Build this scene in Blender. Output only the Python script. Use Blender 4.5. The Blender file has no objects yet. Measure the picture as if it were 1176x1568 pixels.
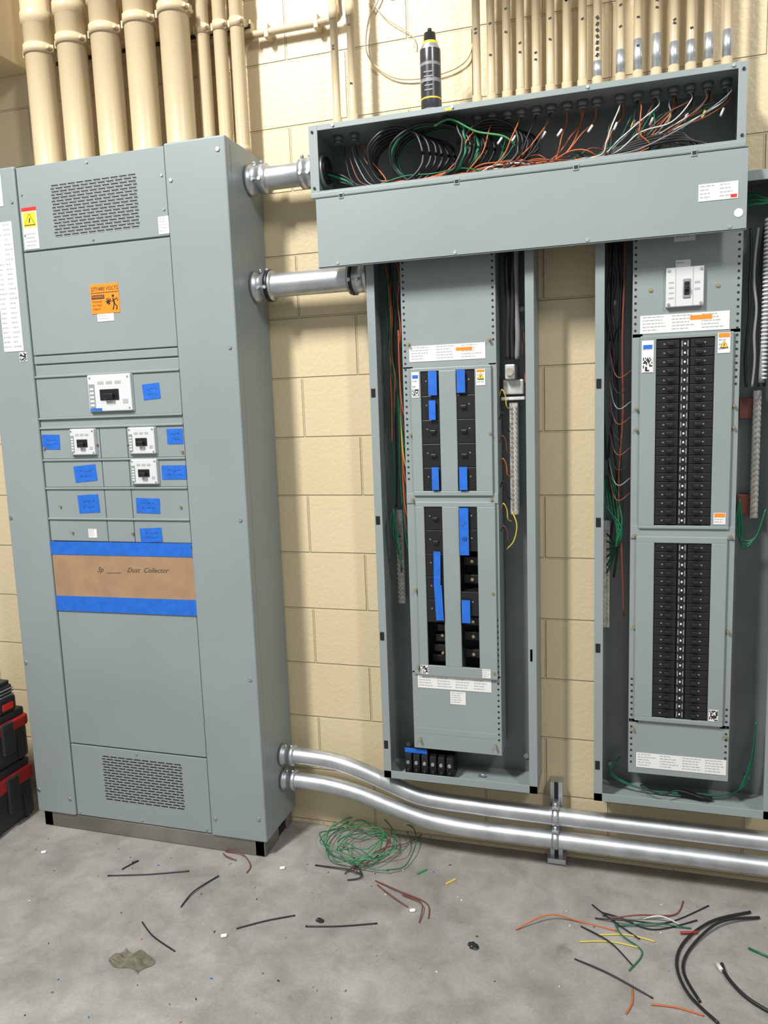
import bpy, bmesh, random
from math import *
from mathutils import Vector, Matrix
random.seed(7)
SC=bpy.context.scene; COL=SC.collection
SC.view_settings.view_transform='Standard'

# ------------------------------------------------------------ materials
def mat(name,col,rough=.5,metal=0.,var=.0,scale=8.,bump=0.,bscale=60.,coat=0.):
    m=bpy.data.materials.new(name);m.use_nodes=True;nt=m.node_tree;b=nt.nodes["Principled BSDF"]
    b.inputs["Base Color"].default_value=(*col,1);b.inputs["Roughness"].default_value=rough;b.inputs["Metallic"].default_value=metal
    if coat: b.inputs["Coat Weight"].default_value=coat
    tc=nt.nodes.new("ShaderNodeTexCoord")
    if var:
        n=nt.nodes.new("ShaderNodeTexNoise");n.inputs["Scale"].default_value=scale;n.inputs["Detail"].default_value=6
        nt.links.new(tc.outputs["Object"],n.inputs["Vector"])
        r=nt.nodes.new("ShaderNodeValToRGB");r.color_ramp.elements[0].position=.3;r.color_ramp.elements[1].position=.7
        r.color_ramp.elements[0].color=(*[c*(1-var) for c in col],1);r.color_ramp.elements[1].color=(*[min(1,c*(1+var)) for c in col],1)
        nt.links.new(n.outputs["Fac"],r.inputs["Fac"]);nt.links.new(r.outputs["Color"],b.inputs["Base Color"])
    if bump:
        n2=nt.nodes.new("ShaderNodeTexNoise");n2.inputs["Scale"].default_value=bscale;n2.inputs["Detail"].default_value=4
        nt.links.new(tc.outputs["Object"],n2.inputs["Vector"])
        bp=nt.nodes.new("ShaderNodeBump");bp.inputs["Strength"].default_value=bump;bp.inputs["Distance"].default_value=.004
        nt.links.new(n2.outputs["Fac"],bp.inputs["Height"]);nt.links.new(bp.outputs["Normal"],b.inputs["Normal"])
    return m
GREY=mat("grey_enamel",(.252,.295,.298),.40,0,.06,2.5)
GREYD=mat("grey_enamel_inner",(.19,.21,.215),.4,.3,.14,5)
GALV=mat("galvanised_steel",(.56,.585,.61),.40,.9,.16,14,.12,30)
ZINC=mat("zinc_fitting",(.52,.54,.57),.42,.9,.2,30,.2,80)
PLINTH=mat("plinth_metal",(.24,.23,.20),.45,.6,.25,6)
CREAMP=mat("cream_painted_pipe",(.54,.435,.275),.36,0,.06,4)
BLACK=mat("black_plastic",(.010,.010,.011),.4)
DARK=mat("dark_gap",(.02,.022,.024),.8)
WHITE=mat("white_label",(.74,.74,.72),.5)
OFFW=mat("offwhite_plastic_and_glint",(.62,.64,.64),.4)
INK=mat("black_ink",(.02,.02,.02),.7)
INKP=mat("pen_ink",(.05,.04,.035),.8)
LINK=mat("label_print",(.40,.40,.40),.7)
ORANGE=mat("orange_sticker",(.85,.25,.015),.45)
RED=mat("red_print",(.65,.03,.02),.45)
YEL=mat("yellow_print",(.9,.6,.03),.45)
BLUE=mat("blue_masking_tape",(.010,.13,.58),.6,0,.14,40,.15,90)
CARD=mat("cardboard",(.35,.22,.125),.85,0,.12,12)
BRASS=mat("brass_screw",(.6,.48,.25),.35,.9)
COPPER=mat("busbar_metal",(.62,.57,.46),.35,.8,.2,40)
BAR=mat("aluminium_bar",(.62,.62,.60),.45,.5,.15,40)
WB=mat("wire_black",(.012,.012,.012),.4);WG=mat("wire_green",(.008,.13,.06),.4)
WO=mat("wire_orange",(.50,.12,.03),.45);WW=mat("wire_white",(.62,.62,.58),.45)
WR=mat("wire_brown",(.18,.05,.03),.45);WY=mat("wire_yellow",(.62,.48,.09),.45);WC=mat("wire_cream",(.55,.47,.33),.5);WA=mat("wire_grey",(.22,.23,.24),.45);WGL=mat("wire_light_green",(.05,.24,.09),.4)
TOOLR=mat("red_plastic",(.34,.018,.016),.4,0,.05,5,.1,200);TOOLB=mat("toolbox_black",(.022,.022,.024),.5,0,.1,5,.1,200)
CAN=mat("can_body",(.07,.07,.08),.25,.5,.15,20)
DEB=mat("rag",(.15,.14,.10),.9,0,.3,60)

def wallmat():
    m=bpy.data.materials.new("painted_block_wall");m.use_nodes=True;nt=m.node_tree;b=nt.nodes["Principled BSDF"];L=nt.links.new
    tc=nt.nodes.new("ShaderNodeTexCoord");sep=nt.nodes.new("ShaderNodeSeparateXYZ");L(tc.outputs["Object"],sep.inputs[0])
    cmb=nt.nodes.new("ShaderNodeCombineXYZ")
    ax=nt.nodes.new("ShaderNodeMath");ax.operation='ADD';ax.inputs[1].default_value=20+.935-.2032*2+.0;L(sep.outputs["X"],ax.inputs[0])
    az=nt.nodes.new("ShaderNodeMath");az.operation='ADD';az.inputs[1].default_value=-.012+.2032*10;L(sep.outputs["Z"],az.inputs[0])
    L(ax.outputs[0],cmb.inputs["X"]);L(az.outputs[0],cmb.inputs["Y"])
    br=nt.nodes.new("ShaderNodeTexBrick");L(cmb.outputs[0],br.inputs["Vector"])
    br.offset=.5;br.offset_frequency=2
    br.inputs["Scale"].default_value=1;br.inputs["Brick Width"].default_value=.4064;br.inputs["Row Height"].default_value=.2032
    br.inputs["Mortar Size"].default_value=.0042;br.inputs["Mortar Smooth"].default_value=.6
    br.inputs["Color1"].default_value=(.72,.60,.385,1);br.inputs["Color2"].default_value=(.69,.575,.365,1);br.inputs["Mortar"].default_value=(.64,.53,.335,1)
    n=nt.nodes.new("ShaderNodeTexNoise");n.inputs["Scale"].default_value=1.3;n.inputs["Detail"].default_value=5;L(tc.outputs["Object"],n.inputs["Vector"])
    mx=nt.nodes.new("ShaderNodeMixRGB");mx.blend_type='MULTIPLY';mx.inputs[0].default_value=.15;L(br.outputs["Color"],mx.inputs[1]);L(n.outputs["Fac"],mx.inputs[2])
    L(mx.outputs[0],b.inputs["Base Color"]);b.inputs["Roughness"].default_value=.36
    n2=nt.nodes.new("ShaderNodeTexNoise");n2.inputs["Scale"].default_value=70;n2.inputs["Detail"].default_value=5;L(tc.outputs["Object"],n2.inputs["Vector"])
    b1=nt.nodes.new("ShaderNodeBump");b1.inputs["Strength"].default_value=.4;b1.inputs["Distance"].default_value=.004;L(n2.outputs["Fac"],b1.inputs["Height"])
    b2=nt.nodes.new("ShaderNodeBump");b2.invert=True;b2.inputs["Strength"].default_value=.8;b2.inputs["Distance"].default_value=.008
    L(br.outputs["Fac"],b2.inputs["Height"]);L(b1.outputs["Normal"],b2.inputs["Normal"]);L(b2.outputs["Normal"],b.inputs["Normal"])
    return m
def floormat():
    m=bpy.data.materials.new("concrete_floor");m.use_nodes=True;nt=m.node_tree;b=nt.nodes["Principled BSDF"];L=nt.links.new
    tc=nt.nodes.new("ShaderNodeTexCoord")
    def noise(s,d,dist=0):
        n=nt.nodes.new("ShaderNodeTexNoise");n.inputs["Scale"].default_value=s;n.inputs["Detail"].default_value=d;n.inputs["Distortion"].default_value=dist;n.inputs["Roughness"].default_value=.62;L(tc.outputs["Object"],n.inputs["Vector"]);return n
    def ramp(n,p0,c0,p1,c1):
        r=nt.nodes.new("ShaderNodeValToRGB");e=r.color_ramp.elements;e[0].position=p0;e[1].position=p1;e[0].color=(*c0,1);e[1].color=(*c1,1);L(n.outputs["Fac"],r.inputs[0]);return r
    a=ramp(noise(2.2,8,.6),.3,(.255,.245,.23),.72,(.40,.39,.37))
    c=ramp(noise(9,9,.4),.36,(.66,.65,.63),.62,(1,1,1))
    d=ramp(noise(120,4),.4,(.82,.82,.82),.62,(1,1,1))
    e=ramp(noise(4.5,4,.2),.27,(.35,.34,.32),.34,(1,1,1))
    m1=nt.nodes.new("ShaderNodeMixRGB");m1.blend_type='MULTIPLY';m1.inputs[0].default_value=.75;L(a.outputs[0],m1.inputs[1]);L(c.outputs[0],m1.inputs[2])
    m2=nt.nodes.new("ShaderNodeMixRGB");m2.blend_type='MULTIPLY';m2.inputs[0].default_value=.6;L(m1.outputs[0],m2.inputs[1]);L(d.outputs[0],m2.inputs[2])
    m3=nt.nodes.new("ShaderNodeMixRGB");m3.blend_type='MULTIPLY';m3.inputs[0].default_value=.5;L(m2.outputs[0],m3.inputs[1]);L(e.outputs[0],m3.inputs[2])
    L(m3.outputs[0],b.inputs["Base Color"]);b.inputs["Roughness"].default_value=.6
    bp=nt.nodes.new("ShaderNodeBump");bp.inputs["Strength"].default_value=.25;bp.inputs["Distance"].default_value=.004;L(noise(45,7).outputs["Fac"],bp.inputs["Height"]);L(bp.outputs[0],b.inputs["Normal"])
    return m

# ------------------------------------------------------------ mesh builder
class MB:
    def __init__(s): s.bm=bmesh.new();s.m=[]
    def mi(s,m):
        if m not in s.m:s.m.append(m)
        return s.m.index(m)
    def _merge(s,t,m,smooth=False):
        i=s.mi(m)
        for f in t.faces:f.material_index=i;f.smooth=smooth
        me=bpy.data.meshes.new("t");t.to_mesh(me);t.free();s.bm.from_mesh(me);bpy.data.meshes.remove(me)
    def box(s,x0,x1,y0,y1,z0,z1,m,bev=0,rot=None,seg=2):
        t=bmesh.new();bmesh.ops.create_cube(t,size=1)
        c=Vector(((x0+x1)/2,(y0+y1)/2,(z0+z1)/2));d=(abs(x1-x0),abs(y1-y0),abs(z1-z0))
        for v in t.verts:v.co=Vector((v.co.x*d[0],v.co.y*d[1],v.co.z*d[2]))
        if bev:bmesh.ops.bevel(t,geom=t.edges[:],offset=min(bev,min(d)*.45),segments=seg,affect='EDGES',profile=.5)
        if rot:
            for v in t.verts:v.co=rot@v.co
        for v in t.verts:v.co+=c
        s._merge(t,m)
    def cyl(s,p0,p1,r,m,seg=16,r2=None,cap=True):
        p0=Vector(p0);p1=Vector(p1);d=p1-p0;t=bmesh.new()
        bmesh.ops.create_cone(t,cap_ends=cap,segments=seg,radius1=r,radius2=r if r2 is None else r2,depth=d.length)
        q=Vector((0,0,1)).rotation_difference(d);mm=Matrix.Translation((p0+p1)/2)@q.to_matrix().to_4x4()
        for v in t.verts:v.co=mm@v.co
        i=s.mi(m)
        for f in t.faces:f.material_index=i;f.smooth=len(f.verts)==4
        me=bpy.data.meshes.new("t");t.to_mesh(me);t.free();s.bm.from_mesh(me);bpy.data.meshes.remove(me)
    def lathe(s,prof,c,axis,m,seg=28):
        ax=Vector(axis).normalized();q=Vector((0,0,1)).rotation_difference(ax);c=Vector(c);rings=[]
        for pr in prof:
            r,h=pr[0],pr[1];rings.append([s.bm.verts.new(c+q@Vector((r*cos(2*pi*k/seg),r*sin(2*pi*k/seg),h))) for k in range(seg)])
        for a in range(len(rings)-1):
            mm=prof[a][2] if len(prof[a])>2 else m;i=s.mi(mm)
            for k in range(seg):
                f=s.bm.faces.new((rings[a][k],rings[a][(k+1)%seg],rings[a+1][(k+1)%seg],rings[a+1][k]));f.material_index=i;f.smooth=True
        for R in (rings[0][::-1],rings[-1]):
            f=s.bm.faces.new(R);f.material_index=s.mi(m)
    def tube(s,pts,r,m,seg=8,sub=8,closed=False):
        P=cat(pts,sub);n=len(P);i=s.mi(m);prev=None;rings=[]
        up=Vector((.123,.456,.88)).normalized()
        for k in range(n):
            t=(P[min(k+1,n-1)]-P[max(k-1,0)])
            if t.length<1e-9:t=Vector((0,0,1))
            t.normalize();a=up-t*up.dot(t)
            if a.length<1e-4:a=Vector((1,0,0))-t*t.x
            a.normalize();up=a;b=t.cross(a)
            rings.append([s.bm.verts.new(P[k]+r*(cos(2*pi*j/seg)*a+sin(2*pi*j/seg)*b)) for j in range(seg)])
        for k in range(n-1):
            for j in range(seg):
                f=s.bm.faces.new((rings[k][j],rings[k][(j+1)%seg],rings[k+1][(j+1)%seg],rings[k+1][j]));f.material_index=i;f.smooth=True
        for R in (rings[0][::-1],rings[-1]):
            f=s.bm.faces.new(R);f.material_index=i
    def done(s,name,parent=None,loc=None):
        me=bpy.data.meshes.new(name);s.bm.normal_update();s.bm.to_mesh(me);s.bm.free()
        for m in s.m:me.materials.append(m)
        o=bpy.data.objects.new(name,me);COL.objects.link(o)
        if parent:o.parent=parent
        return o
def cat(pts,sub):
    P=[Vector(p) for p in pts]
    if len(P)<3 or sub<2:return P
    out=[]
    for i in range(len(P)-1):
        a=P[max(i-1,0)];b=P[i];c=P[i+1];d=P[min(i+2,len(P)-1)]
        for k in range(sub):
            t=k/sub;out.append(.5*((2*b)+(c-a)*t+(2*a-5*b+4*c-d)*t*t+(3*b-a-3*c+d)*t**3))
    out.append(P[-1]);return out
def empty(name):
    o=bpy.data.objects.new(name,None);o.empty_display_size=.1;COL.objects.link(o);return o
def text(s,x,z,y,size,m,parent,name,w=None,shear=0,align='LEFT',rot=0):
    c=bpy.data.curves.new(name,'FONT');c.body=s;c.size=size;c.shear=shear;c.align_x=align;c.materials.append(m);c.resolution_u=2
    o=bpy.data.objects.new("tmp",c);COL.objects.link(o);bpy.context.view_layer.update()
    if w:
        k=w/max(1e-6,o.dimensions[0])
    else:k=1
    me=bpy.data.meshes.new_from_object(o);bpy.data.objects.remove(o)
    for v in me.vertices:v.co.x*=k
    o=bpy.data.objects.new(name,me);COL.objects.link(o);o.location=(x,y,z);o.rotation_euler=(pi/2,rot,0);o.parent=parent
    return o
def sticker(b,x0,x1,z0,z1,y,m=WHITE,n=4,ink=LINK,cols=1,th=.0012):
    """flat label, front face at y-th, with printed lines"""
    b.box(x0,x1,y-th,y,z0,z1,m)
    h=(z1-z0);w=(x1-x0)/cols
    for c in range(cols):
        for i in range(n):
            zz=z1-h*(i+.75)/(n+.6);xa=x0+c*w+w*.08
            xe=xa+w*random.uniform(.45,.84)
            while xa<xe:
                wl=min(xe-xa,random.uniform(.004,.012));b.box(xa,xa+wl,y-th-.0003,y-th,zz,zz+h/(n+.6)*.34,ink);xa+=wl+.002
def qr(b,x0,x1,z0,z1,y,k=9):
    b.box(x0,x1,y-.0012,y,z0,z1,WHITE)
    dx=(x1-x0)/(k+1);dz=(z1-z0)/(k+1)
    for i in range(k):
        for j in range(k):
            if random.random()<.5:
                b.box(x0+dx*(i+.5),x0+dx*(i+1.5),y-.0016,y-.0012,z0+dz*(j+.5),z0+dz*(j+1.5),INK)
def tape(b,x0,x1,z0,z1,y,rot=0,scrib=True,m=None):
    R=Matrix.Rotation(rot,3,'Y');b.box(x0,x1,y-.0012,y-.0002,z0,z1,m or BLUE,rot=R)
    if scrib:
        for k in range(2):
            w=x1-x0;h=z1-z0;zc=z0+h*(.66-.32*k);xa=x0+w*.25
            for q in range(3):
                P=[];n=random.randint(3,5);wl=w*.15
                for i in range(n):P.append((xa+wl*i/(n-1),y-.0016,zc+random.uniform(-.07,.07)*h))
                b.tube(P,.00045,INK,4,3);xa+=wl*1.35

# ------------------------------------------------------------ room
b=MB();b.box(-4.6,3.2,0,.2,-.1,4.2,wallmat());b.done("wall_back")
b=MB();b.box(-4.6,3.2,-6,0,-.1,0,floormat());b.done("floor")
b=MB();b.box(-4.6,-2.015,-.55,-.001,2.765,4.2,CREAMP,.004);b.done("wall_soffit")

# ------------------------------------------------------------ switchboard cabinet
cx=lambda x:1.01845*x
cz=lambda z:1.01845*(z-1.49)+1.53
cab=empty("switchboard_cabinet")
XL,XR=cx(-2.043),cx(-1.110);ZT=2.365
b=MB()
b.box(XL+.002,XR-.002,-.236,-.003,.062,ZT-.003,GREY,.002)
b.box(XL,cx(-1.877),-.252,-.003,.058,ZT,GREY,.006,seg=3)          # left corner post
b.box(cx(-1.319),XR,-.252,-.003,.058,ZT,GREY,.006,seg=3)          # right corner post
b.box(XR-.001,XR+.0012,-.22,-.04,.075,ZT-.02,GREY,.001)
b.done("enclosure",cab)
def plate(b,x0,x1,z0,z1,y=-.2455,m=GREY,g=.0012):
    b.box(cx(x0)+g,cx(x1)-g,y,-.23,cz(z0)+g,cz(z1)-g,m,.0018)
b=MB()
A0,A1=-1.875,-1.321
plate(b,A0,A1,2.040,2.306);plate(b,A0,A1,1.702,2.037);plate(b,A0,A1,1.672,1.700);plate(b,A0,A1,1.63,1.670,-.243)
plate(b,A0,A1,1.492,1.628);plate(b,A0,A1,1.458,1.489,-.243)
for z0,z1 in((1.352,1.456),(1.255,1.349),(1.148,1.252),(1.068,1.145)):
    plate(b,A0,-1.640,z0,z1);plate(b,-1.640,-1.535,z0,z1);plate(b,-1.535,A1,z0,z1)
for z in(1.252,1.349,1.147,1.458,1.490,1.63):
    b.box(cx(A0),cx(A1),-.2505,-.24,cz(z)-.0035,cz(z)+.0035,GREY,.002)
plate(b,A0,A1,.325,1.066);plate(b,A0,A1,.047,.322)
b.done("front_covers",cab)
b=MB()
def grill(x0,x1,z0,z1,rows,cols):
    dz=(z1-z0)/rows;
    for r in range(rows):
        off=0 if r%2 else .5;w=(x1-x0)/cols
        for c in range(cols+(1 if off==0 else 0)):
            xa=x0+w*(c if off else c-.5)+w*.1;xb=xa+w*.8;xa=max(xa,x0);xb=min(xb,x1)
            b.box(cx(xa),cx(xb),-.2464,-.2450,cz(z0+dz*r)+dz*.22,cz(z0+dz*r)+dz*.80,DARK)
            b.box(cx(xa),cx(xb),-.2468,-.2460,cz(z0+dz*r)+dz*.18,cz(z0+dz*r)+dz*.30,OFFW)  # pale strip along each slot: metal highlight put into the colour
grill(-1.745,-1.425,2.073,2.238,17,10);grill(-1.745,-1.421,.119,.292,17,10)
b.done("ventilation_slots",cab)
# stickers
b=MB();Y=-.2457
sticker(b,cx(-1.866),cx(-1.808),cz(2.046),cz(2.178),Y,WHITE,3)
b.box(cx(-1.866),cx(-1.808),Y-.0016,Y-.001,cz(2.166),cz(2.178),RED)
b.box(cx(-1.862),cx(-1.812),Y-.0016,Y-.001,cz(2.11),cz(2.162),WHITE)
def warn(b,xc,zc,s,y):
    i=b.mi(YEL);vs=[b.bm.verts.new((xc+dx*s,y-.0022,zc+dz*s)) for dx,dz in((-1,-.8),(1,-.8),(0,.95))];f=b.bm.faces.new(vs);f.material_index=i
    i=b.mi(INK);vs=[b.bm.verts.new((xc+dx*s*1.2,y-.0019,zc+dz*s*1.2)) for dx,dz in((-1,-.8),(1,-.8),(0,.95))];f=b.bm.faces.new(vs);f.material_index=i
    b.box(xc-s*.1,xc+s*.12,y-.0026,y-.0022,zc-s*.5,zc+s*.35,INK,rot=Matrix.Rotation(.3,3,'Y'))
b.box(cx(-1.862),cx(-1.812),Y-.0018,Y-.001,cz(2.115),cz(2.162),YEL)
warn(b,cx(-1.837),cz(2.138),.019,Y)
b.box(cx(-1.862),cx(-1.812),Y-.0018,Y-.001,cz(2.05),cz(2.105),OFFW)
for i in range(4):b.box(cx(-1.858),cx(-1.82+.003*(i%2)),Y-.0021,Y-.0017,cz(2.056+.012*i),cz(2.060+.012*i),LINK)
sticker(b,cx(-1.358),cx(-1.321),cz(2.047),cz(2.099),Y,WHITE,5)
b.box(cx(-1.628),cx(-1.521),Y-.0012,Y,cz(1.822),cz(1.915),ORANGE)
b.box(cx(-1.626),cx(-1.523),Y-.0015,Y-.001,cz(1.8865),cz(1.8885),INK)
b.box(cx(-1.624),cx(-1.576),Y-.0015,Y-.001,cz(1.868),cz(1.881),INK)
# arc-flash pictogram: figure and burst
for x0,z0,x1,z1,t in((-1.568,1.868,-1.556,1.850,.004),(-1.568,1.852,-1.553,1.866,.004),(-1.571,1.859,-1.551,1.859,.004),(-1.561,1.871,-1.561,1.847,.003),(-1.543,1.868,-1.539,1.850,.006),(-1.539,1.862,-1.529,1.868,.003),(-1.529,1.868,-1.526,1.858,.003),(-1.541,1.864,-1.548,1.858,.003),(-1.540,1.850,-1.546,1.832,.004),(-1.539,1.850,-1.530,1.842,.004),(-1.530,1.842,-1.533,1.832,.004)):
    b.cyl((cx(x0),Y-.0013,cz(z0)),(cx(x1),Y-.0013,cz(z1)),t*.45,INK,6)
b.cyl((cx(-1.543),Y-.0018,cz(1.875)),(cx(-1.543),Y-.001,cz(1.875)),.0045,INK,10)
sticker(b,cx(-1.608),cx(-1.546),cz(1.797),cz(1.821),Y,WHITE,2)
sticker(b,cx(-1.717),cx(-1.683),cz(1.082),cz(1.112),Y,WHITE,4)
sticker(b,cx(-1.985),cx(-1.905),cz(1.72),cz(2.14),-.2522,WHITE,26,LINK,2)
sticker(b,cx(-1.985),cx(-1.930),cz(2.19),cz(2.29),-.2522,WHITE,6)
qr(b,cx(-1.925),cx(-1.895),cz(1.685),cz(1.715),-.2522)
b.done("stickers",cab)
text("277/480 VOLTS",cx(-1.624),cz(1.894),Y-.0018,.017,INK,cab,"voltage_text",w=.103)
text("WARNING",cx(-1.622),cz(1.871),Y-.002,.012,ORANGE,cab,"warning_text",w=.044)
for i,t in enumerate(("Potential","Arc Flash","Hazard")):text(t,cx(-1.622),cz(1.857-.0115*i),Y-.0016,.010,INK,cab,"hazard_text",w=(.036,.036,.028)[i])
# breakers
b=MB()
def mccb(x0,x1,z0,z1,y=-.2455,main=False):
    x0,x1,z0,z1=cx(x0),cx(x1),cz(z0),cz(z1);w=x1-x0;h=z1-z0
    b.box(x0-.004,x1+.004,y-.003,y,z0-.003,z1+.003,GREY,.001)
    b.box(x0,x1,y-.012,y,z0,z1,OFFW,.003)
    b.box(x0+w*.03,x0+w*.16,y-.0135,y-.012,z0+h*.1,z0+h*.75,GREY)
    for i in range(5):b.box(x0+w*.05,x0+w*.14,y-.014,y-.0134,z0+h*(.15+.11*i),z0+h*(.20+.11*i),WHITE)
    b.box(x0+w*.28,x0+w*.72,y-.0145,y-.011,z0+h*.30,z0+h*.60,BLACK,.002)
    b.box(x0+w*.40,x0+w*.62,y-.028,y-.013,z0+h*.33,z0+h*.48,BLACK,.003)
    for i in range(3):b.box(x0+w*(.24+.2*i),x0+w*(.38+.2*i),y-.0127,y-.0119,z0+h*.74,z0+h*.82,LINK)
    b.box(x0+w*.80,x0+w*.92,y-.0127,y-.0119,z0+h*.2,z0+h*.32,LINK)
    if main:
        b.box(x0+w*.02,x0+w*.3,y-.0127,y-.0119,z0+h*.02,z0+h*.09,BLUE)
    for sx in(.06,.94):
        for sz in(.08,.92):b.cyl((x0+w*sx,y-.0135,z0+h*sz),(x0+w*sx,y-.0115,z0+h*sz),.003,ZINC,8)
mccb(-1.661,-1.497,1.508,1.627,main=True)
mccb(-1.749,-1.654,1.366,1.452);mccb(-1.522,-1.424,1.366,1.452);mccb(-1.521,-1.424,1.266,1.348)
b.done("circuit_breakers",cab)
b=MB()
for x0,x1,z0,z1,r in((-1.460,-1.397,1.541,1.591,-.06),(-1.871,-1.800,1.386,1.436,.03),(-1.383,-1.325,1.395,1.444,0),(-1.752,-1.664,1.275,1.33,-.08),(-1.412,-1.322,1.28,1.326,0),(-1.747,-1.664,1.168,1.23,-.05),(-1.519,-1.429,1.168,1.218,.03),(-1.512,-1.429,1.071,1.118,-.05)):
    tape(b,cx(x0),cx(x1),cz(z0),cz(z1),-.2457,r)
b.box(cx(-1.873),cx(-1.318),-.2482,-.2456,cz(.83),cz(1.05),CARD)
tape(b,cx(-1.876),cx(-1.320),cz(1.022),cz(1.068),-.2484,-.004,False);tape(b,cx(-1.874),cx(-1.317),cz(.822),cz(.876),-.2484,-.01,False)
b.tube([(cx(-1.655),-.2488,cz(.960)),(cx(-1.60),-.2488,cz(.963))],.0006,INKP,4)
b.done("tape_and_cardboard",cab)
text("3p",cx(-1.695),cz(.963),-.2487,.026,INKP,cab,"handwriting",shear=.5,rot=-.03)
text("Dust  Collector",cx(-1.575),cz(.965),-.2487,.024,INKP,cab,"handwriting_note",w=.165,shear=.45,rot=-.02)
b=MB()
for z in(2.27,1.69,1.15,.62,.13):
    for x in(cx(-2.03),cx(-1.135)):b.cyl((x,-.2555,cz(z)),(x,-.251,cz(z)),.0065,ZINC,10)
for z in(2.2,.11):
    for x in(cx(-1.895),cx(-1.30)):b.cyl((x,-.2555,cz(z)),(x,-.251,cz(z)),.0055,ZINC,10)
for x,z in((-1.86,2.22),(-1.86,2.09),(-1.6,2.29),(-1.335,2.22),(-1.335,2.12),(-1.6,2.055),(-1.86,.06),(-1.6,.06),(-1.34,.06),(-1.6,.31)):
    b.cyl((cx(x),-.2485,cz(z)),(cx(x),-.245,cz(z)),.004,ZINC,8)
for x,z in((-1.865,1.39),(-1.65,1.40),(-1.53,1.40),(-1.33,1.37),(-1.82,1.19),(-1.35,1.19),(-1.78,1.1),(-1.54,1.1)):
    b.cyl((cx(x),-.2515,cz(z)),(cx(x),-.245,cz(z)),.004,BRASS,8)
b.done("screws",cab)
b=MB()
b.box(XL+.02,XR-.012,-.245,-.20,0.001,.058,PLINTH,.003);b.box(XL+.02,XL+.06,-.245,-.01,0.001,.058,PLINTH,.003)
b.box(XR-.05,XR-.012,-.245,-.13,0.001,.058,PLINTH,.003);b.box(XR-.05,XR-.012,-.06,-.01,0.001,.058,PLINTH,.003)
b.box(XR-.4,XR-.02,-.22,-.01,0.001,.03,BLACK)
b.done("plinth",cab)

# ------------------------------------------------------------ panelboards
def shell(b,X0,X1,Z0,Z1,Yf,t=.0025,lip=.026,yb=-.003,lips=(1,1,1,1)):
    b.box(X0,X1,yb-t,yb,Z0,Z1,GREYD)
    b.box(X0,X0+t,Yf,yb,Z0,Z1,GREY);b.box(X1-t,X1,Yf,yb,Z0,Z1,GREY)
    b.box(X0,X1,Yf,yb,Z0,Z0+t,GREY);b.box(X0,X1,Yf,yb,Z1-t,Z1,GREY)
    if lips[0]:b.box(X0,X0+lip,Yf-.002,Yf+.002,Z0,Z1,GREY,.001)
    if lips[1]:b.box(X1-lip,X1,Yf-.002,Yf+.002,Z0,Z1,GREY,.001)
    if lips[2]:b.box(X0,X1,Yf-.002,Yf+.002,Z0,Z0+lip,GREY,.001)
    if lips[3]:b.box(X0,X1,Yf-.002,Yf+.002,Z1-lip,Z1,GREY,.001)
def frame(b,x0,x1,z0,z1,cols,zc0,zc1,y=-.132):
    """raised dead-front plate with open breaker columns"""
    b.box(x0,x1,y,y+.009,zc1,z1,GREY,.002);b.box(x0,x1,y,y+.009,z0,zc0,GREY,.002)
    xs=[x0]+[v for c in cols for v in c]+[x1]
    for i in range(0,len(xs),2):b.box(xs[i],xs[i+1],y,y+.009,zc0-.001,zc1+.001,GREY,.002)
def holes(b,x,z0,z1,y,step=.019):
    z=z0
    while z<z1:
        b.cyl((x,y-.0008,z),(x,y+.001,z),.0036,DARK,8);z+=step
def loadcentre(name,X0,X1,Z0,Z1):
    p=empty(name);b=MB();shell(b,X0,X1,Z0,Z1,-.146)
    for z in(1.575,1.17,.785,.41):b.box(X0+.004,X0+.018,-.1495,-.147,z-.014,z+.014,BLACK,.001)
    for z in(.75,.75):b.box(X1-.02,X1-.012,-.149,-.147,z-.02,z+.02,ZINC,.001)
    for x in(X0+.05,X1-.05):
        for z in(Z0+.06,Z1-.3):b.cyl((x,-.012,z),(x,-.006,z),.009,ZINC,6)
    b.done("box",p);return p
# centre panelboard
PM=loadcentre("panelboard",-.732,-.222,.292,2.115)
b=MB();ix0,ix1=-.630,-.337
b_cols=((-.572,-.514),(-.460,-.403))
b.box(ix0,ix1,-.122,-.118,1.645,2.09,GREY,.001)
b.box(ix0,ix1,-.122,-.118,.397,.665,GREY,.001);b.box(ix0,ix1,-.125,-.118,1.222,1.254,GREY,.001)
b.box(ix0,-.598,-.122,-.118,.66,1.65,GREY);b.box(-.36,ix1,-.122,-.118,.66,1.65,GREY)
for x in(ix0,ix1-.003):b.box(x,x+.003,-.12,-.02,.397,2.09,GREY)
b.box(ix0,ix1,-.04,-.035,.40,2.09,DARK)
frame(b,-.604,-.352,1.247,1.645,b_cols,1.262,1.634);frame(b,-.600,-.346,.655,1.228,b_cols,.69,1.212)
b.box(ix0+.01,ix1-.01,-.128,-.120,.655,.668,GREY,.002)
holes(b,ix0+.009,1.30,2.0,-.122);holes(b,ix1-.009,1.72,2.0,-.122);holes(b,ix1-.009,.45,.86,-.122)
b.box(ix0+.01,ix1-.01,-.1225,-.118,.45,.47,GREY,.001)
for z in(1.72,1.44,1.235,.94,.68,.43):
    for x in(ix0+.022,ix1-.02):b.cyl((x,-.136,z),(x,-.122,z),.0045,BRASS,8)
b.done("dead_front",PM)
b=MB()
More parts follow.
